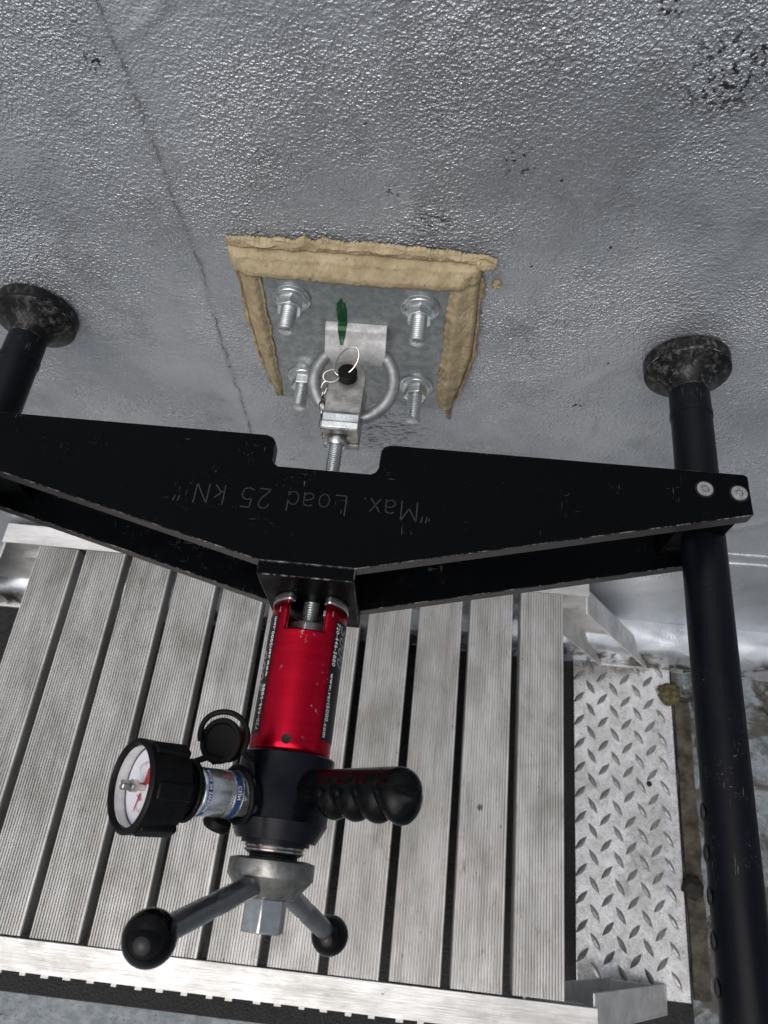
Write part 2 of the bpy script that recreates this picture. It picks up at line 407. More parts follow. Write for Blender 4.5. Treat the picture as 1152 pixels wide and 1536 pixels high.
# ================================================================== things on the roof surface
o = MB().box((-1.1, -.668, GZ), (.553, -.05, GZ + .004)).build('shade_mat', 'mat', bevel=.001)  # sheet added to carry the dark of the platform's shade
tag(o, 'black mat added to darken the shaded floor under the aluminium work platform', 'mat')
# tread plate with raised lugs
tp = empty('tread_plate', (.464, -.300, GZ), label='bright aluminium diamond tread plate lying beside the platform', cat='tread plate')
MB().box((-.0885, -.275, .0045), (.0850, .272, .0085)).build('plate', 'tread', tp, bevel=.0008)
lug = MB(); n = 10; rows = []
for side in (-1, 1): pass
v = []; f = []
L_, W_, H_ = .0150, .0046, .0027
prof = [(-1, 0), (-.6, .55), (-.2, .95), (.2, .95), (.6, .55), (1, 0)]
for (t, w) in prof: v += [(t * L_, -w * W_, 0), (t * L_, 0, H_ * (w > 0)), (t * L_, w * W_, 0)]
for i in range(5):
    a = i * 3; f += [(a, a + 3, a + 4, a + 1), (a + 1, a + 4, a + 5, a + 2)]
lug_me = MB().add(v, f).mesh('lug', smooth=False); lug_me.materials.append(M['lug'])
PX, PY = .0412, .0402
for j in range(-1, 15):
    for i in range(-1, 6):
        for d in (0, 1):
            x = -.079 + (i + .5 * d) * PX; y = .255 - (j + .5 * d) * PY
            if abs(x) > .0790 or not -.262 < y < .262: continue
            q = bpy.data.objects.new('lug', lug_me); C.objects.link(q); q.parent = tp
            q.location = (x, y, .0085); q.rotation_euler = (0, 0, R(48) if d == 0 else R(-58))
# grimy board and small debris
mb = MB(); v = []; f = []
for i in range(25):
    y = -.57 + .46 * i / 24
    for x in (.5545, .567, .581): v.append((x + .003 * noise.noise(Vector((x * 60, y * 30, 0))), y, GZ + .007 + .003 * noise.noise(Vector((x * 90, y * 40, 3)))))
    v.append((v[-3][0], y, GZ)); v.append((v[-2][0], y, GZ))
for i in range(24):
    a = i * 5; b = a + 5; f += [(a, a + 1, b + 1, b), (a + 1, a + 2, b + 2, b + 1), (a + 3, a, b, b + 3), (a + 2, a + 4, b + 4, b + 2)]
f += [(3, 4, 2, 1, 0), (120, 121, 122, 124, 123)]
tag(mb.add(v, f).build('board', 'wood'), 'narrow grimy board running along the outer edge of the tread plate', 'board')
def lump(name, mat, loc, r, sq, label, cat, seed):
    bm = bmesh.new(); bmesh.ops.create_icosphere(bm, subdivisions=3, radius=r)
    for q in bm.verts:
        d = q.co.normalized(); k = 1 + .35 * noise.noise(d * 2.2 + Vector((seed, 0, 0))) + .12 * noise.noise(d * 6 + Vector((seed, 3, 0)))
        q.co = Vector((q.co.x * k, q.co.y * k, q.co.z * k * sq))
    me = bpy.data.meshes.new(name); bm.to_mesh(me); bm.free(); me.polygons.foreach_set('use_smooth', [True] * len(me.polygons))
    me.materials.append(M[mat]); ob = bpy.data.objects.new(name, me); C.objects.link(ob); ob.location = loc
    return tag(ob, label, cat)
lump('moss_clump', 'moss', (.545, -.105, GZ + .012), .019, .6, 'olive moss clump on the upper corner of the tread plate', 'moss', 2)
lump('dirt_lump', 'grime', (.562, -.415, GZ + .012), .017, .8, 'dark round dirt lump beside the tread plate on the board', 'dirt', 5)
lump('pebble', 'grime', (.502, -.262, GZ + .0105), .0042, .7, 'tiny dark pebble on the tread plate', 'pebble', 8)
for k, (x, y, a, l, b, lab) in enumerate([(.585, -.045, 8, .075, .012, 'thick dark twig lying below the wall base'),
        (.60, -.075, -30, .06, .014, 'short bent twig next to the moss clump'), (.592, -.098, 20, .07, -.01, 'thin twig touching the board end'),
        (.62, -.12, -8, .09, .01, 'long twig across the board end'), (.72, -.16, -75, .10, .02, 'dark twig out in the open right of the black tube')]):
    pts = [(l * (t - .5), b * math.sin(PI * t) + .004 * noise.noise(Vector((t * 4, k, 0))), .003) for t in [i / 12 for i in range(13)]]
    q = MB().tube(pts, [.0026 * (1.1 - .6 * i / 12) for i in range(13)], 7).build('twig', 'twig', loc=(x, y, GZ + .006)); q.rotation_euler = (0, 0, R(a))
    tag(q, lab, 'twig', 'twigs on the roof')

# ================================================================== work platform
PZ = -.517; PIT = .0758; X0 = -.4518; GAP = .0118
plat = empty('work_platform', (-.11, -.30, GZ), label='low aluminium work platform with ribbed planks below the tester', cat='platform')
off = Vector((.11, .30, -GZ))
def at(ob): ob.location = off; return ob
w = PIT - GAP; nr = 16; prof = [(-w / 2, -.028), (-w / 2, -.0016), (-w / 2 + .0011, 0)]
rp = (w - .0044) / nr
for k in range(nr):
    a = -w / 2 + .0022 + k * rp
    prof += [(a + rp * .08, -.0001), (a + rp * .20, -.0024), (a + rp * .50, -.0024), (a + rp * .70, -.0001), (a + rp * .98, 0)]
prof += [(w / 2 - .0011, 0), (w / 2, -.0016), (w / 2, -.028)]
def plank_mesh():
    mb = MB(); n = len(prof); y0, y1 = -.566, -.040
    mb.add([(x, y0, z) for x, z in prof] + [(x, y1, z) for x, z in prof],
           [(i, i + 1, n + i + 1, n + i) for i in range(n - 1)] + [tuple(range(n)), tuple(range(n, 2 * n))[::-1]])
    return mb.mesh('plank', smooth=False)
for k in range(-1, 10):
    me = plank_mesh() if k == -1 else me.copy()
    dx = 13.7 * (k + 2)
    q = bpy.data.objects.new('plank', me); C.objects.link(q); q.parent = plat
    if k == -1: me.materials.append(M['plank'])
    # shift the mesh inside its own coordinates so that every plank shows other grain
    for vv in me.vertices: vv.co.x += 0.37 if k > -1 else 0
    q.location = off + Vector((X0 + (k + .5) * PIT - .37 * (k + 1), random.uniform(-.001, .001), PZ + random.uniform(-.0006, .0006)))
mb = MB(); yA, yB = -.6035, -.568                                   # front rail: C channel, flange on top
mb.box((-.584, yA, PZ - .004), (.340, yB, PZ - .0005)); mb.box((-.584, yA, PZ - .075), (.340, yA + .0035, PZ - .004)); mb.box((-.584, yA + .0035, PZ - .075), (.340, yB - .004, PZ - .0715))
fr = at(mb.build('front_rail', 'rail', plat, bevel=.0007))
nub = MB().box((-.0042, -.0030, -.006), (.0042, .0004, -.0012)).mesh('grip_nub'); nub.materials.append(M['rail'])
for k in range(31):
    q = bpy.data.objects.new('grip_nub', nub); C.objects.link(q); q.parent = fr
    q.location = (-.572 + k * .0292 + random.uniform(-.003, .003), yA, PZ); q.scale = (random.uniform(.75, 1.15), random.uniform(.8, 1.2), 1)
mb = MB(); yA, yB = -.0385, -.006
mb.box((-.584, yA, PZ - .004), (.340, yB, PZ - .0005)); mb.box((-.584, yB - .0035, PZ - .075), (.340, yB, PZ - .004)); mb.box((-.584, yA + .004, PZ - .075), (.340, yB - .0035, PZ - .0715))
at(mb.build('rear_rail', 'rail', plat, bevel=.0007))
for k in (-.50, -.12, .255):                                         # cross bearers under the planks
    at(MB().box((k - .012, -.563, PZ - .062), (k + .012, -.043, PZ - .0295)).build('cross_bearer', 'leg', plat))
def leg(sx, sy):
    """U-channel leg splayed outwards along x; web towards the outside of the platform"""
    cx = -.122; t = .003; z1 = PZ - .005; z0 = GZ + .0095
    xo0, xo1 = (.338 - cx), (.512 - cx); wd = .088
    wy = -.010 if sy > 0 else -.5995; dy = -.050 if sy > 0 else .050
    X = lambda q: cx + sx * q
    def quad_prism(pts, y0, y1):
        return MB().prism_axis([(X(a), b) for a, b in pts], (0, y0, 0), (1, 0, 0), (0, 0, 1), (0, y1 - y0, 0))
    mb = MB()
    g = .05 if sy > 0 else 0
    yw0, yw1 = (wy - .014, wy - .014 - t) if sy > 0 else (wy + .006, wy + .006 + t)
    q = quad_prism([(xo0 - wd, z1), (xo0, z1), (xo1, z0), (xo1 - wd, z0)], yw0, yw1); mb.add(q.v, q.f)
    ye = yw1 + dy * .75
    for o_ in (0, wd - t):
        q = quad_prism([(xo0 - o_ - t, z1), (xo0 - o_, z1), (xo1 - o_, z0), (xo1 - o_ - t, z0)], yw1, ye); mb.add(q.v, q.f)
    l = at(mb.build('leg', 'leg', plat, bevel=.0006))
    fx = X(xo1 - wd / 2)
    q = MB().box((fx - .042, min(yw0, ye) + .002, GZ + (.0085 if sx > 0 else .004)), (fx + .042, max(yw0, ye) - .002, z0 + .0015)).build('foot', 'leg', l, bevel=.001)
for sx in (1, -1):
    for sy in (1, -1): leg(sx, sy)

# ================================================================== anchor plate on the wall
anc = empty('anchor_plate', (0, 0, 0), label='galvanised square anchor plate bolted to the silver wall with a lifting ring', cat='anchor plate')
MB().box((-.092, -.0085, -.0955), (.092, .004, .096)).build('plate', 'galv', anc, bevel=.0008)
BS = .0568
def stud(x, z, tip, rot):
    st = MB().lathe(thread(0, tip - .008, .0072, .0021), (x, -.0085, z), seg=20).build('stud', 'zinc', anc)
    MB().lathe([(0, .0170), (.0018, .0172), (.0026, .0160), (.0026, .005)], (x, -.0086, z), seg=40).build('washer', 'zinc', st)
    mb = MB().lathe([(.0, .0150), (.0012, .0150), (.0030, .0112)], (x, -.0112, z), seg=40)
    mb.prism_axis(hexpts(.0205, rot), (x, -.0122, z), (1, 0, 0), (0, 0, 1), (0, -.0112, 0))
    mb.build('nut', 'zinc', st, bevel=.0012, seg=2)
stud(-BS, BS, .046, .35); stud(BS, BS, .0475, .52); stud(-BS, -BS, .0475, .0); stud(BS, -BS, .052, .2)
# folded strap that holds the ring
pr = [(-.0085, .0290), (-.0135, .0285), (-.0165, .0265), (-.0185, .0215), (-.0205, .0185), (-.0260, .0130), (-.0300, .004), (-.0300, -.004), (-.0268, -.0085), (-.0245, -.0065), (-.0262, -.002), (-.0262, .003), (-.0232, .0088), (-.017, .0135), (-.0135, .019), (-.0085, .020)]
MB().prism_axis([(-y, z) for y, z in pr], (-.0285, 0, .0012), (0, -1, 0), (0, 0, 1), (.0565, 0, 0)).build('strap', 'galv_lt', anc, bevel=.0007)
# ring, pulled out nearly level
RC = Vector((.0008, -.0490, -.0035)); RA = .0362
pts = []
for k in range(56):
    q = 2 * PI * k / 56; lx = math.sin(q) * RA * 1.02; ly = math.cos(q) * RA
    ly = min(ly, RA * .80)                                        # flat bar of the D inside the strap
    pts.append(RC + Vector((lx, ly, ly * .22)))
MB().tube(pts, .0060, 16, closed=True).build('ring', 'galv_ring', anc)
# green marker stroke over plate and strap
sv = []; prs = [(-.0087, .0294), (-.0137, .0289), (-.0168, .0268), (-.0188, .0216), (-.0208, .0187), (-.0242, .0152)]
for k, (y, z) in enumerate(prs):
    w_ = .0044 - .0030 * (k / 5) ** 1.6; sv += [(-.0128 - w_, y - .0002, z + .0014), (-.0128 + w_, y - .0002, z + .0014)]
MB().add(sv, [(2 * k, 2 * k + 1, 2 * k + 3, 2 * k + 2) for k in range(5)]).build('marker_stroke', 'green', anc, smooth=False)
rg = lambda a: 1 + .16 * noise.noise(Vector((math.cos(a) * 3, math.sin(a) * 3, 5))) + .07 * noise.noise(Vector((math.cos(a) * 11, math.sin(a) * 11, 5)))
v = [(-.0132 + .0048 * math.cos(a) * rg(a), -.00875, .0425 + .0175 * math.sin(a) * rg(a)) for a in [2 * PI * k / 60 for k in range(60)]]
MB().add(v, [tuple(range(60))]).build('marker_stroke', 'green', anc, smooth=False)

# ================================================================== tan sealant around the plate
seal = empty('sealant_border', (0, 0, .1), label='tan tooled sealant beads around three sides of the anchor plate', cat='sealant')
def bead(path, split, fl, hgt, seed, name='bead', n=260, mcross=34):
    """path: list of (x,z) centre; widths either side; path runs so that 'left' of it is the outside"""
    def P(t):
        t = t * (len(path) - 1); i = min(int(t), len(path) - 2); u = t - i
        return [path[i][k] + (path[i + 1][k] - path[i][k]) * u for k in range(len(path[0]))]
    v = []; f = []
    for i in range(n + 1):
        t = i / n; x, z, a, b, hh = P(t); hh *= .72 + .14 * noise.noise(Vector((i * .05, seed, 40)))
        x2, z2 = P(min(1, t + .01))[:2]; x1, z1 = P(max(0, t - .01))[:2]
        d = Vector((x2 - x1, z2 - z1)).normalized(); nrm = Vector((-d.y, d.x))
        s = i * .0294
        ro = 1 + .22 * noise.noise(Vector((s * 1.5, seed, 0))) + .14 * noise.noise(Vector((s * 3.3, seed, 2))) + .15 * abs(noise.noise(Vector((s * 9, seed, 3)))) + .05 * noise.noise(Vector((s * 17, seed, 4)))
        ri = 1 + .10 * noise.noise(Vector((s * 1.7, seed, 5))) + .09 * noise.noise(Vector((s * 7, seed, 6))) + .02 * noise.noise(Vector((s * 22, seed, 7)))
        end = min(1, min(t, 1 - t) / .03) ** .5
        for j in range(mcross + 1):
            c = j / mcross
            if c < split:                     # tooled roll: inner edge to crest
                u = c / split; lat = -a * ri + (a * ri + b * fl) * u
                h = hh * ((.12 + .18 * min(1, u / .1) if u < .13 else .30 + .70 * min(1, (u - .13) / .16) ** .5) if u < .5 else 1 - .25 * ((u - .5) / .5) ** 2 - .45 * max(0, (u - .86) / .14) ** 2)
                h += .0018 * math.exp(-((u - .06) / .04) ** 2) * (.4 + 1.4 * noise.noise(Vector((s * 2.4, seed, 8))))
            else:                             # thin smear feathered on to the wall
                u = (c - split) / (1 - split); lat = b * fl + (b * ro - b * fl) * u
                h = hh * (.12 + .30 * min(1, u / .25) - .20 * u) + .0026 * math.exp(-((u - .55) / .13) ** 2) * max(0, .5 + 1.6 * noise.noise(Vector((s * 1.4, seed, 11))))
                h *= min(1, (1 - u) / .15) ** .6
            h += .0011 * noise.noise(Vector((s * 3, c * 5, seed))) * min(1, h / .003) + .0006 * noise.noise(Vector((s * 11, c * 16, seed)))
            fold = noise.noise(Vector((s * 1.1 + c * .5, seed, 20)))
            h += .0013 * math.exp(-(fold / .02) ** 2) * (h > .004) * max(0, noise.noise(Vector((s * .9, seed, 33))) + .15)
            h = max(h, 0) * end
            q = Vector((x, z)) + nrm * lat
            on = max(0, min(1, (.0975 - abs(q.x)) / .009)) * max(0, min(1, (.1010 - abs(q.y)) / .009))   # the inner side laps on to the plate
            v.append((q.x, -h * (1 - .35 * on) - .0012 - .0080 * on, q.y - .1))
    for i in range(n):
        for j in range(mcross): a0 = i * (mcross + 1) + j; f.append((a0, a0 + 1, a0 + mcross + 2, a0 + mcross + 1))
    o = MB().add(v, f).build(name, 'sealant', seal)
    md = o.modifiers.new('solid', 'SOLIDIFY'); md.thickness = .0015; md.offset = -1
    return o
bead([(-.1065, .0985, .0175, .0175, .014), (-.05, .0985, .0185, .0195, .015), (0, .0985, .0195, .021, .0155), (.06, .0985, .0190, .019, .015), (.106, .0995, .0165, .016, .013)], .60, .40, 0, 3.1)
bead([(-.0845, -.0945, .0012, .0014, .004), (-.0875, -.070, .0055, .0095, .007), (-.0905, -.03, .0090, .0130, .009), (-.0920, .02, .0115, .0130, .010), (-.0930, .089, .0130, .0115, .0105)], .80, .66, 0, 7.7)
bead([(.0950, .090, .0150, .0130, .0130), (.0955, .04, .0160, .0155, .0150), (.0955, -.01, .0160, .0160, .015), (.0925, -.05, .0145, .0130, .0135), (.0900, -.085, .0100, .0085, .009), (.0918, -.105, .0035, .0030, .004), (.0945, -.124, .0006, .0006, .0015)], .82, .74, 0, 12.3)
bead([(.100, .1085, .006, .006, .008), (.108, .108, .008, .007, .009), (.1165, .1065, .004, .004, .004)], .60, .40, 0, 21.0, 'smear', 40)
bead([(.116, .086, .003, .003, .003), (.1195, .0845, .0045, .004, .004), (.123, .082, .003, .002, .003)], .60, .40, 0, 31.0, 'smear', 30)

# ================================================================== pull tester
AX, AZ = -.0055, .003                                   # axis of the puller (runs along y)
tst = empty('pull_tester', (AX, -.30, AZ), label='red and black hydraulic pull tester braced against the wall on two legs', cat='pull tester')
to = Vector((-AX, .30, -AZ))
def tp_(ob): ob.location = to; return ob                # parts are modelled in world coordinates
ZT, TH, ZB = .060, .0127, -.0455
def outline():
    xl, xr = -.3315, .3205; yb = -.1525; ye = -.1865; yf = -.2590
    return [(xr, ye), (xr - .001, -.1535), (xr - .004, yb + .0005), (.0460, yb), (.0405, -.1545), (.0380, -.1585), (.0375, -.1735), (.0360, -.1775), (.0325, -.1800),
            (-.0400, -.1800), (-.0435, -.1775), (-.0450, -.1735), (-.0455, -.1585), (-.0480, -.1545), (-.0535, yb), (xl + .004, yb), (xl, -.1535), (xl, ye), (-.0415, yf), (.0305, yf)]
for z0, z1 in ((ZT - TH, ZT), (ZB, ZB + TH)):
    pl = tp_(MB().prism(outline(), z0, z1).build('beam_plate', 'black', tst, bevel=.0006, edge='edge', seg=1, smooth=False))
    pl.data.materials.append(M['plate_edge'])
    for fc in pl.data.polygons:
        if abs(fc.normal.z) < .5: fc.material_index = 2
    if z1 == ZT: top_plate = pl
blk = tp_(MB().box((-.0412, -.2695, -.0475), (.0302, -.2590, ZT - .0003)).build('centre_block', 'black', tst, bevel=.0008, edge='edge', seg=1, smooth=False))
tp_(MB().box((-.036, -.2588, ZB + TH + .0003), (.025, -.185, ZT - TH - .0003)).build('spacer', 'black', tst, bevel=.0006))
# single-stroke engraved lettering (grooves cut by a router)
G = {'"': [[(0.1, 1), (.05, .72)], [(.32, 1), (.27, .72)]], 'M': [[(0, 0), (0, 1), (.36, .35), (.72, 1), (.72, 0)]],
     'a': [[(.06, .62), (.25, .68), (.44, .6), (.46, .45), (.46, 0)], [(.46, .38), (.2, .36), (.03, .26), (.03, .1), (.2, 0), (.36, .05), (.46, .16)]],
     'x': [[(0, .66), (.46, 0)], [(0, 0), (.46, .66)]], '.': [[(.04, 0), (.04, .06)]], 'L': [[(0, 1), (0, 0), (.5, 0)]],
     'o': [[(.24 + .24 * math.cos(a), .33 + .33 * math.sin(a)) for a in [2 * PI * k / 16 for k in range(17)]]],
     'd': [[(.48, 1), (.48, 0)], [(.24 + .24 * math.cos(a), .33 + .33 * math.sin(a)) for a in [2 * PI * k / 16 for k in range(17)]]],
     '2': [[(.02, .78), (.1, .95), (.28, 1), (.46, .93), (.5, .74), (.42, .52), (0, 0), (.54, 0)]],
     '5': [[(.5, 1), (.08, 1), (.04, .56), (.26, .62), (.46, .54), (.52, .32), (.44, .08), (.22, 0), (0, .1)]],
     'k': [[(0, 1), (0, 0)], [(.42, .66), (0, .25)], [(.14, .38), (.46, 0)]], 'N': [[(0, 0), (0, 1), (.6, 0), (.6, 1)]]}
ADV = {'"': .55, 'M': 1.0, 'a': .72, 'x': .70, '.': .36, 'L': .78, 'o': .74, 'd': .78, '2': .82, '5': .82, 'k': .76, 'N': .9, ' ': .55}
def engrave(txt, x0, y0, size, z, ww):
    mb = MB(); px = 0
    for ch in txt:
        for st in G.get(ch, []):
            for (a, b), (c, d) in zip(st, st[1:]):
                p = Vector((x0 - (px + a) * size, y0 - b * size, z)); q = Vector((x0 - (px + c) * size, y0 - d * size, z))
                dv = (q - p).normalized(); nv = Vector((-dv.y, dv.x, 0)) * ww; p -= dv * ww * .5; q += dv * ww * .5
                mb.add([p + nv, p - nv, q - nv, q + nv], [(0, 1, 2, 3)])
        px += ADV[ch]
    return mb, px * size
ELS = .0162
mb, wdt = engrave('"Max. Load 25 kN."', .0790, -.2010, ELS * .0 + .0165, ZT + .00015, .00046)
sx_ = .197 / wdt
for p in mb.v: p.x = .0790 + (p.x - .0790) * sx_
lt = mb.build('engraved_lettering', 'engraved', top_plate, smooth=False); lt.location = (0, 0, 0)

# legs with bearing pads
def leg_tube(x, y_end, holes):
    l = tp_(MB().lathe([(.030, .0162), (.040, .0174), (.058, .0176), (.0585, .0181), (.064, .0181), (.0645, .0174), (-y_end, .0174)], (x, 0, AZ), seg=64).build('leg', 'rod', tst))
    MB().lathe([(.0006, .0365), (.0015, .0378), (.0145, .0378), (.0158, .0368), (.0180, .0325), (.0205, .0280), (.0240, .0232), (.0290, .0196), (.0330, .0178), (.037, .0172)], (x, 0, AZ), seg=64).build('pad', 'pad', l, bevel=.0005, edge='edge', seg=1)
    if holes:
        hm = None
        for k in range(9):
            ang = R(188); c = Vector((x + .01715 * math.cos(ang), -.392 - k * .0262, AZ + .01715 * math.sin(ang)))
            d = Vector((math.cos(ang), 0, math.sin(ang)))
            MB().lathe([(0, .0058), (.0007, .0058), (.0007, .0044), (.0002, .0040)], c, d, 20).build('indexing_hole', 'inner', l)
leg_tube(.3045, -.78, True); leg_tube(-.3110, -.40, False)
# end blocks between the plates, and cap screws
for x in (.290, -.3015):
    tp_(MB().box((x - .012, -.1840, ZB + TH + .0003), (x + .026, -.1575, ZT - TH - .0003)).build('end_block', 'black', tst, bevel=.001))
def screw(x, y, rot):
    s_ = tp_(MB().lathe([(0, .0056), (.0010, .0062), (.0015, .0060), (.0016, .0028), (.0006, .0024)], (x, y, ZT - .0004), (0, 0, 1), 32).build('cap_screw', 'steel', tst))
    MB().prism_axis(hexpts(.0036, rot), (x, y, ZT + .0002), (1, 0, 0), (0, 1, 0), (0, 0, .0011)).build('hex_socket', 'chrome', s_)
    MB().lathe([(0, .0072), (.00035, .0074), (.00035, .0063), (.0001, .0062)], (x, y, ZT - .0001), (0, 0, 1), 36, caps=False).build('counterbore', 'inner', s_)
    for k in range(12):
        a = 2 * PI * k / 12 + rot
        MB().box((-.0003, -.0006, 0), (.0003, .0006, .00025)).build('knurl', 'steel_bright', s_, loc=(x + .0047 * math.cos(a), y + .0047 * math.sin(a), ZT + .0011)).rotation_euler = (0, 0, a + PI / 2)
screw(.2858, -.1680, .2); screw(.3112, -.1692, .5); screw(-.297, -.1685, .1); screw(-.322, -.1690, .3)

# cylinder: red tube with a slot on top, silver collar, spindle and hex nut inside
def slotted(name, mat, y0, y1, r, slot_to, half, parent, th=.004, ny=14, seg=96, full_from=None):
    mb = MB(); v = []; f = []
    ys = [y0 + (y1 - y0) * i / ny for i in range(ny + 1)]
    if slot_to is not None: ys = sorted(set([round(q, 5) for q in ys] + [round(slot_to, 5)]), reverse=True)
    for y in ys:
        for k in range(seg):
            a = 2 * PI * k / seg; v.append((AX + r * math.sin(a), y, AZ + r * math.cos(a)))
    for i in range(len(ys) - 1):
        for k in range(seg):
            am = 2 * PI * (k + .5) / seg; am = am - 2 * PI if am > PI else am
            if slot_to is not None and ys[i + 1] >= slot_to - 1e-6 and abs(am - R(2)) < half: continue
            f.append((i * seg + k, i * seg + (k + 1) % seg, (i + 1) * seg + (k + 1) % seg, (i + 1) * seg + k))
    o = mb.add(v, f).build(name, mat, parent)
    md = o.modifiers.new('solid', 'SOLIDIFY'); md.thickness = th; md.offset = -1
    return o
YC0, YC1, RC_ = -.2760, -.3870, .0292
cyl = tp_(slotted('cylinder', 'red', YC0, YC1, RC_, -.2985, R(32), tst))
cl = tp_(slotted('collar', 'steel_bright', -.2697, YC0 + .0004, RC_ + .0003, -.2756, R(30), tst, .007, 4))
tp_(MB().lathe([(0, .0245), (.06, .0245)], (AX, -.2995, AZ), seg=48).build('cylinder_core', 'inner', tst))
tp_(MB().lathe(thread(0, .196, .0062, .0019), (AX, -.104, AZ), seg=24).build('spindle', 'zinc', tst))
tp_(MB().prism_axis(hexpts(.0265, PI / 6), (AX, -.2885, AZ + .004), (1, 0, 0), (0, 0, 1), (0, -.0105, 0)).build('spindle_nut', 'steel_bright', tst, bevel=.001))
for sx in (-1, 1):
    q = tp_(MB().box((AX + sx * .0165 - .004, -.285, AZ + .010), (AX + sx * .0165 + .004, -.2805, AZ + .0215)).build('guide_lug', 'steel', tst, bevel=.0005))
# small set screw hole near the body
MB().lathe([(0, .0034), (.0006, .0034), (.0006, .0026), (.0005, .0022)], (AX + .0006, -.3775, AZ + RC_ - .0003), (.03, 0, 1), 28).build('set_screw', 'inner', cyl)
# stickers and their print
def wrapped(verts, faces, name, mat, y0, ang0, dirn, up, r):
    """text x -> along the axis (dirn), text y -> round the tube (up = sign of the angle)"""
    mb = MB()
    mb.add([(AX + r * math.sin(ang0 + up * p.y / r), y0 + dirn * p.x, AZ + r * math.cos(ang0 + up * p.y / r)) for p in verts], faces)
    return mb.build(name, mat, cyl, smooth=False)
for sgn, a0 in ((1, R(51)), (-1, R(45))):
    n = 14; ys = (-.2860, -.3740); v = []; f = []
    for y in ys:
        for i in range(n + 1):
            a = sgn * (a0 + R(64) * i / n); rr = RC_ + .00025; v.append((AX + rr * math.sin(a), y, AZ + rr * math.cos(a)))
    for i in range(n): f.append((i, i + 1, n + 2 + i, n + 1 + i))
    MB().add(v, f).build('label', 'sticker', cyl)
    tv, tf = text_mesh('720-446-5880   www.veri5000.com', .0046, spacing=1.12)
    wid = max(p.x for p in tv); k = .0840 / wid
    for p in tv: p.x *= k; p.y *= 1.15
    wrapped(tv, tf, 'lettering', 'white', -.2880 if sgn > 0 else -.3722, sgn * (a0 + R(3.0)), -1 if sgn > 0 else 1, sgn, RC_ + .0004)
    tv, tf = text_mesh('5000', .0150, shear=.25, spacing=1.05)
    wrapped(tv, tf, 'lettering', 'greyprint', -.2880 if sgn > 0 else -.345, sgn * (a0 + R(13.5)), -1 if sgn > 0 else 1, sgn, RC_ + .0004)

# black valve body with faceted chamfer, steel ring
body = tp_(MB().lathe([(0, .0320), (.0012, .0335), (.0430, .0335), (.0438, .0340), (.0560, .0275), (.0562, .0235), (.0585, .0233)], (AX, -.3850, AZ), seg=72).build('valve_body', 'anod', tst))
tp_(MB().lathe([(0, .0200), (.0014, .0206), (.0022, .0206), (.0030, .0192), (.0036, .0206), (.0046, .0206), (.0056, .0190), (.0066, .0175)], (AX, -.4435, AZ), seg=56).build('bearing_ring', 'chrome', tst))
tp_(MB().lathe([(0, .0165), (.006, .0165)], (AX, -.4485, AZ), seg=40).build('bearing_seat', 'inner', tst))
# crank: hub, hex end, two opposite swept arms with ball knobs
HY = -.4520
hub = tp_(MB().lathe([(0, .0235), (.0012, .0282), (.0016, .0288), (.0112, .0290), (.0118, .0286), (.0225, .0190), (.0240, .0170)], (AX, HY, AZ), seg=64).build('crank_hub', 'forged', tst))
tp_(MB().prism_axis(hexpts(.0255, .56), (AX, HY - .0238, AZ), (1, 0, 0), (0, 0, 1), (0, -.0205, 0)).build('hex_end', 'steel_bright', tst, bevel=.0010))
HC = Vector((AX, HY - .011, AZ))
for tip in (Vector((-.0490, -.4975, .1080)), Vector((.0322, -.4995, -.1040))):
    d = (tip - HC).normalized(); Ln = (tip - HC).length
    a_ = tp_(MB().lathe([(.010, .0070), (Ln * .50, .0070), (Ln * .51, .0067), (Ln * .58, .0067), (Ln * .59, .0070), (Ln - .006, .0070)], HC, d, 28).build('crank_arm', 'steel_dark', tst))
    pr = [(-.0138 * math.cos(q) * 1.06, max(.0004, .0145 * math.sin(q))) for q in [PI * k / 24 for k in range(25)]]
    MB().lathe([(t, r) for t, r in pr], tip, d, 40).build('ball_knob', 'gloss', a_)

# vinyl pistol grip, up and to the right
GD = Vector((.707, 0, .707)).normalized(); GO = Vector((AX, -.4085, AZ))
mb = MB(); v = []; f = []; ns, sg = 90, 40; ga, gb = Vector((.707, 0, -.707)), Vector((0, -1, 0))
T0, T1 = .026, .1285
for i in range(ns + 1):
    t = i / ns; s_ = T0 + (T1 - T0) * t
    capr = 1. if s_ < T1 - .014 else math.sqrt(max(0, 1 - ((s_ - (T1 - .014)) / .014) ** 2))
    ru = (.0135 + .0005 * t) * max(.02, capr)
    q = (s_ - .046) / .0195
    wave = (abs(math.sin(PI * q)) ** .75 if 0 < q < 4 else 0) * .0072
    rl = (.0100 + .0028 * t + wave) * max(.02, capr)
    for k in range(sg):
        a = 2 * PI * k / sg; c_, s2 = math.cos(a), math.sin(a)
        rad_b = rl if s2 > 0 else ru
        bulge = 1 + (.14 * wave / .0072 if s2 > -.3 else 0)
        v.append(GO + GD * (s_ + (.004 * max(0, s2) * (t))) + ga * c_ * .0133 * max(.02, capr) * bulge * (.95 + .1 * t) + gb * s2 * rad_b)
for i in range(ns):
    for k in range(sg): f.append((i * sg + k, i * sg + (k + 1) % sg, (i + 1) * sg + (k + 1) % sg, (i + 1) * sg + k))
f.append(tuple(ns * sg + k for k in range(sg)))
tp_(mb.add(v, f).build('grip', 'grip', tst))

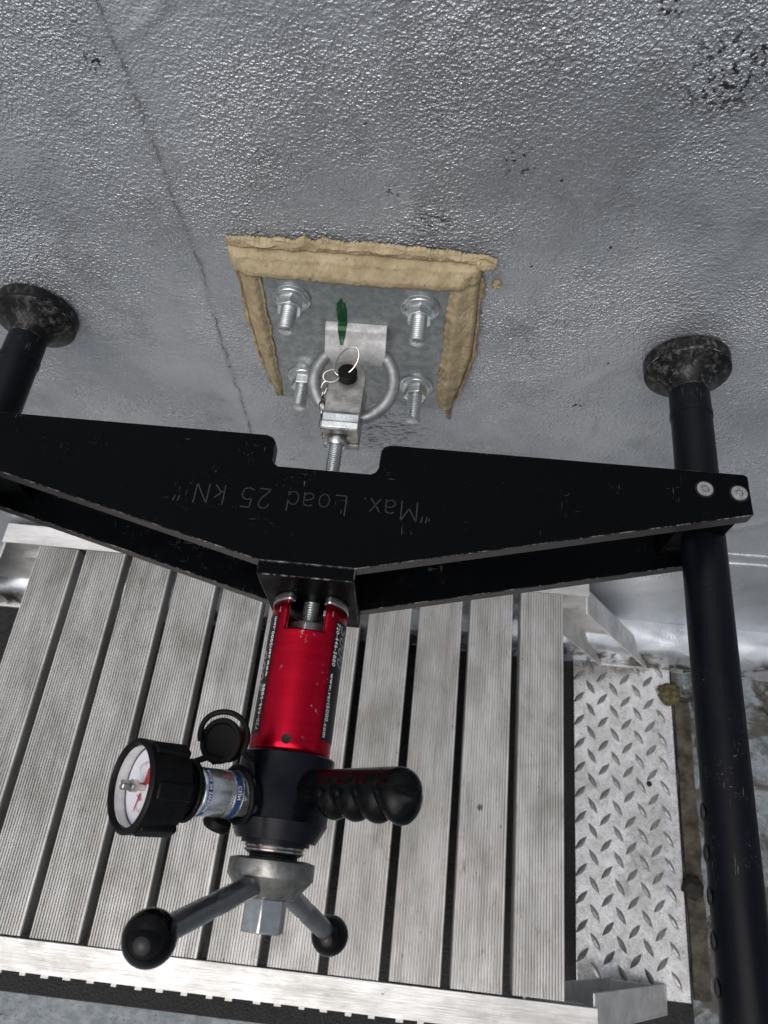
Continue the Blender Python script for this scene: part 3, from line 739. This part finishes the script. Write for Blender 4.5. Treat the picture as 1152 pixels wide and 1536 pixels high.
# quick coupler and gauge, up and to the left
ND = Vector((-.707, -.075, .707)).normalized(); NO = Vector((AX, -.4135, AZ))
tp_(MB().prism_axis(hexpts(.025, .2), NO + ND * .0315, Vector((.707, 0, .707)), (0, -1, 0), ND * .0095).build('coupler_nut', 'zinc', tst, bevel=.0012))
cp = tp_(MB().lathe([(.040, .0105), (.0405, .0140), (.0425, .0148), (.0495, .0148), (.0500, .0135), (.0512, .0135), (.0517, .0148), (.0535, .0150), (.0700, .0150), (.0715, .0142), (.0730, .0110), (.086, .0105)], NO, ND, 56).build('quick_coupler', 'zinc', tst))
def band(t0, t1, r, name, mat, text):
    MB().lathe([(t0, r), (t1, r)], NO, ND, 56, caps=False).build(name, mat, cp)
    if text:
        tv, tf = text_mesh(text, (t1 - t0) * 1.05, spacing=1.15); a, b, w_ = frame(ND); ymin = min(p.y for p in tv); hgt = max(p.y for p in tv) - ymin
        wid = max(p.x for p in tv); mid = (t0 + t1) / 2; V = []
        up_ang = math.atan2(Vector((.35, 0, .9)).dot(b), Vector((.35, 0, .9)).dot(a))
        for p in tv:
            q = up_ang - (p.x - wid / 2) / r; V.append(NO + w_ * (mid + (p.y - ymin - hgt / 2)) + (a * math.cos(q) + b * math.sin(q)) * (r + .00012))
        MB().add(V, tf).build('lettering', 'white', cp, smooth=False)
band(.0664, .0694, .01515, 'blue_band', 'blue', 'MADE IN SWEDEN')
band(.0438, .0472, .01495, 'blue_band', 'blue', 'CEJN')
for k in range(60):                                    # knurled rows either side of the rear band
    pass
for tt in (.0422, .0484):
    mb = MB(); a, b, w_ = frame(ND)
    for k in range(72):
        q = 2 * PI * k / 72; c_ = NO + w_ * tt + (a * math.cos(q) + b * math.sin(q)) * .0149; tg = (b * math.cos(q) - a * math.sin(q)); rd = (a * math.cos(q) + b * math.sin(q))
        mb.add([c_ + tg * .0004 + w_ * .0006, c_ - tg * .0004 + w_ * .0006, c_ - tg * .0004 - w_ * .0006, c_ + tg * .0004 - w_ * .0006, c_ + rd * .0004], [(0, 1, 4), (1, 2, 4), (2, 3, 4), (3, 0, 4)])
    kn = mb.build('knurling', 'steel_bright', cp, smooth=False); kn['kind'] = 'stuff'
tp_(MB().prism_axis(hexpts(.016), NO + ND * .0770, Vector((.707, 0, .707)), (0, 1, 0), ND * .008).build('gauge_stem', 'brass', tst))
tp_(MB().lathe([(.0722, .0140), (.0735, .0156), (.0790, .0156), (.0810, .0135), (.0815, .010)], NO, ND, 48).build('rubber_collar', 'rubber', tst))
g0 = .0840; gt = .1160
ga_ = tp_(MB().lathe([(g0, .010), (g0 + .0005, .0215), (g0 + .0045, .0262), (gt - .006, .0276), (gt - .0015, .0278), (gt, .0265), (gt + .0003, .0250), (gt - .0012, .0238), (gt - .0030, .0234)], NO, ND, 72, caps=False).build('pressure_gauge', 'rubber', tst))
dz_ = gt - .0105
MB().lathe([(dz_ - .001, .0236), (dz_, .0236)], NO, ND, 56).build('dial', 'dial', ga_)
MB().lathe([(dz_, .0239), (gt - .0028, .0235)], NO, ND, 56, caps=False).build('dial_wall', 'white', ga_)
e2 = Vector((.707, 0, .707)).normalized(); e1 = ND.cross(e2) * -1; e1 = e1 if e1.y > 0 else -e1            # up in the picture; towards the tester
for k in range(6):                                              # moulded grip ribs on the boot
    q = PI / 6 + k * PI / 3 + .1
    rd = e1 * math.cos(q) + e2 * math.sin(q); tg = -e1 * math.sin(q) + e2 * math.cos(q)
    MB().prism_axis([(-.0055, .0250), (.0055, .0250), (.0048, .0290), (-.0048, .0290)], NO + ND * (g0 + .004), tg, rd, ND * .0235).build('boot_rib', 'rubber', ga_, bevel=.0012)
def on_dial(pts, name, mat, h=.0004):
    MB().add([NO + ND * (dz_ + h) + e1 * a + e2 * b for a, b in pts], [tuple(range(len(pts)))]).build(name, mat, ga_, smooth=False)
def arc_pts(r0, r1, a0, a1, n=20):
    A = [a0 + (a1 - a0) * i / n for i in range(n + 1)]
    return [(r0 * math.cos(a), r0 * math.sin(a)) for a in A] + [(r1 * math.cos(a), r1 * math.sin(a)) for a in A[::-1]]
on_dial(arc_pts(.0229, .0238, 0, 2 * PI, 60), 'dial_line', 'ink')
on_dial([(.0022, -.0010), (.0110, .0020), (.0085, .0085), (.0010, .0050)], 'red_zone', 'redink')
on_dial([(-.0035, -.0030), (-.0045, -.0015), (-.0150, -.0085), (-.0153, -.0092)], 'needle', 'redink', .0010)
on_dial([(-.0050, -.0060), (-.0044, -.0054), (-.0078, .0004), (-.0085, -.0002)], 'needle', 'redink', .0013)
for k in range(41):
    a = R(-40 + k * 6.4); L2 = .0030 if k % 5 == 0 else .0016
    on_dial([(math.cos(a + d) * r, math.sin(a + d) * r) for d, r in ((-.012, .0150), (.012, .0150), (.012, .0150 - L2), (-.012, .0150 - L2))], 'tick', 'redink' if k % 3 else 'ink')
MB().lathe([(0, .0026), (.0052, .0026), (.0055, .0037), (.0092, .0037), (.0095, .0030), (.0150, .0030), (.0156, .0022), (.0150, .0014)], NO + ND * dz_, ND, 28).build('zero_knob', 'chrome', ga_)
def pane_mat():
    t = NT('gauge_glass'); n = t.n
    tr = n.new('ShaderNodeBsdfTransparent'); gl = n.new('ShaderNodeBsdfGlossy'); gl.inputs['Roughness'].default_value = .04
    fr_ = n.new('ShaderNodeFresnel'); fr_.inputs['IOR'].default_value = 1.35; mx = n.new('ShaderNodeMixShader')
    t.t.links.new(fr_.outputs[0], mx.inputs[0]); t.t.links.new(tr.outputs[0], mx.inputs[1]); t.t.links.new(gl.outputs[0], mx.inputs[2]); t.t.links.new(mx.outputs[0], t.out.inputs['Surface'])
    return t.m
M['pane'] = pane_mat()
MB().lathe([(gt - .0036, .0234), (gt - .0030, .0235), (gt - .0030, .0042)], NO, ND, 56, caps=False).build('pane', 'pane', ga_)
# dust cap hanging on its strap above the coupler
CC = Vector((-.0455, -.3855, .046)); CN = Vector((-.25, -.05, .95)).normalized()
cap = tp_(MB().lathe([(-.012, .0125), (-.0015, .0135), (0, .0148), (.0022, .0150), (.0030, .0142), (.0030, .0118), (.0012, .0108), (.0012, .0005)], CC, CN, 48).build('dust_cap', 'rubber', tst))
ca, cb, _ = frame(CN)
A = [R(190) - R(215) * i / 30 for i in range(31)]
MB().tube([CC + Vector((math.cos(a) * (.0142 + .0036 * min(1, i / 9)), math.sin(a) * .0172 + .0015, .001 + .004 * i / 30)) for i, a in enumerate(A)] + [Vector((-.0235, -.396, .041)), Vector((-.0225, -.404, .036))], .0019, 10).build('cap_strap', 'rubber', cap)
cpts = [NO + ND * .0765 + (e1 * math.cos(q) + e2 * math.sin(q)) * .0175 for q in [2 * PI * k / 36 for k in range(36)]]
MB().tube(cpts, .0020, 10, closed=True).build('cap_strap', 'rubber', cap)
MB().tube([NO + ND * .0765 + e1 * .0165, NO + ND * .068 + e1 * .0205 + e2 * .004, NO + ND * .055 + e1 * .0205 + e2 * .004, CC + Vector((-.004, -.0135, -.002))], .0021, 10).build('cap_strap', 'rubber', cap)
cpts = [NO + ND * (.0372 + .003 * math.cos(q)) + (e1 * math.cos(q) + e2 * math.sin(q)) * .0172 for q in [2 * PI * k / 36 for k in range(36)]]
MB().tube(cpts, .0022, 10, closed=True).build('cap_strap', 'rubber', cap)
MB().lathe([(0, .009), (.004, .0095), (.006, .008)], NO + ND * .047 - e1 * .016 - e2 * .004, (-.3, -.8, -.2), 28).build('second_cap', 'rubber', cap)

# clevis on the spindle end
def clev_plate(z0, z1, name='clevis_plate'):
    o_ = [(-.0165, -.1170), (.0150, -.1170), (.0158, -.070), (.0158, -.0600), (.0120, -.0500), (.006, -.0450), (-.006, -.0450), (-.0125, -.0500), (-.0165, -.0600)]
    return tp_(MB().prism([(AX + .0035 + x, y) for x, y in o_], z0, z1).build(name, 'steel', tst, bevel=.0006))
clev_plate(.0125, .0205); clev_plate(-.0125, -.0060)
ce = MB().box((AX + .0035 - .0162, -.1140, -.0058), (AX + .0035 + .0148, -.0980, .0123)).build('clevis_web', 'steel', tst, bevel=.0006); tp_(ce)
tp_(MB().prism_axis([(-.0985, .0206), (-.1169, .0206), (-.1169, .0228), (-.1115, .0238), (-.1105, .0232), (-.1035, .0240)], (AX - .0127, 0, 0), (0, 1, 0), (0, 0, 1), (.0312, 0, 0)).build('clevis_shoulder', 'zinc', tst, bevel=.0004))
tp_(MB().lathe([(0, .0086), (.0008, .0090), (.007, .0086), (.0085, .0074)], (AX, -.1165, AZ), seg=32).build('clevis_nut', 'steel_bright', tst))

# ================================================================== locking pin with its split ring and chain
PX_, PY_ = -.0020, -.0625
pin = empty('locking_pin', (PX_, PY_, .0206), label='black headed locking pin with split ring and chain through the clevis', cat='pin')
def pn(ob): ob.location = (-PX_, -PY_, -.0206); return ob
pn(MB().lathe([(-.042, .0062), (.0005, .0062), (.0007, .0080), (.0010, .0086), (.0082, .0086), (.0090, .0078)], (PX_, PY_, .0206), (0, 0, 1), 40).build('pin', 'rubber', pin))
def ringpts(c, a, b, ra, rb, turns=1, n=40, lift=None):
    c, a, b = Vector(c), Vector(a).normalized(), Vector(b).normalized(); nn = a.cross(b); out = []
    for k in range(n * turns + (1 if turns > 1 else 0)):
        q = 2 * PI * k / n; out.append(c + a * math.cos(q) * ra + b * math.sin(q) * rb + nn * ((k / (n * turns) - .5) * .0022 if turns > 1 else 0))
    return out
pn(MB().tube(ringpts((PX_ - .0015, PY_ + .0085, .0325), (.45, .75, .42), (.9, -.35, -.1), .0142, .0088, 2), .00085, 8).build('split_ring', 'chrome', pin))
pn(MB().tube(ringpts((PX_ - .0135, PY_ - .0050, .0275), (1, .15, 0), (0, .8, .55), .0072, .0052), .0007, 8, closed=True).build('chain_ring', 'chrome', pin))
cpts = [Vector((-.0205, -.0725, .0235)), Vector((-.0225, -.078, .017)), Vector((-.0232, -.083, .009)), Vector((-.0235, -.0875, .001)), Vector((-.0235, -.0915, -.007)), Vector((-.0232, -.0955, -.015)), Vector((-.0225, -.100, -.022))]
for i in range(len(cpts) - 1):
    a = cpts[i]; b = cpts[i + 1]; d = (b - a).normalized(); s_ = d.cross(Vector((1, 0, .2))).normalized() if i % 2 else Vector((1, .3, .2))
    s_ = (s_ - d * s_.dot(d)).normalized()
    pn(MB().tube(ringpts((a + b) / 2, d, s_, (b - a).length * .66, .0024, 1, 20), .0007, 7, closed=True).build('chain_link', 'chrome', pin))
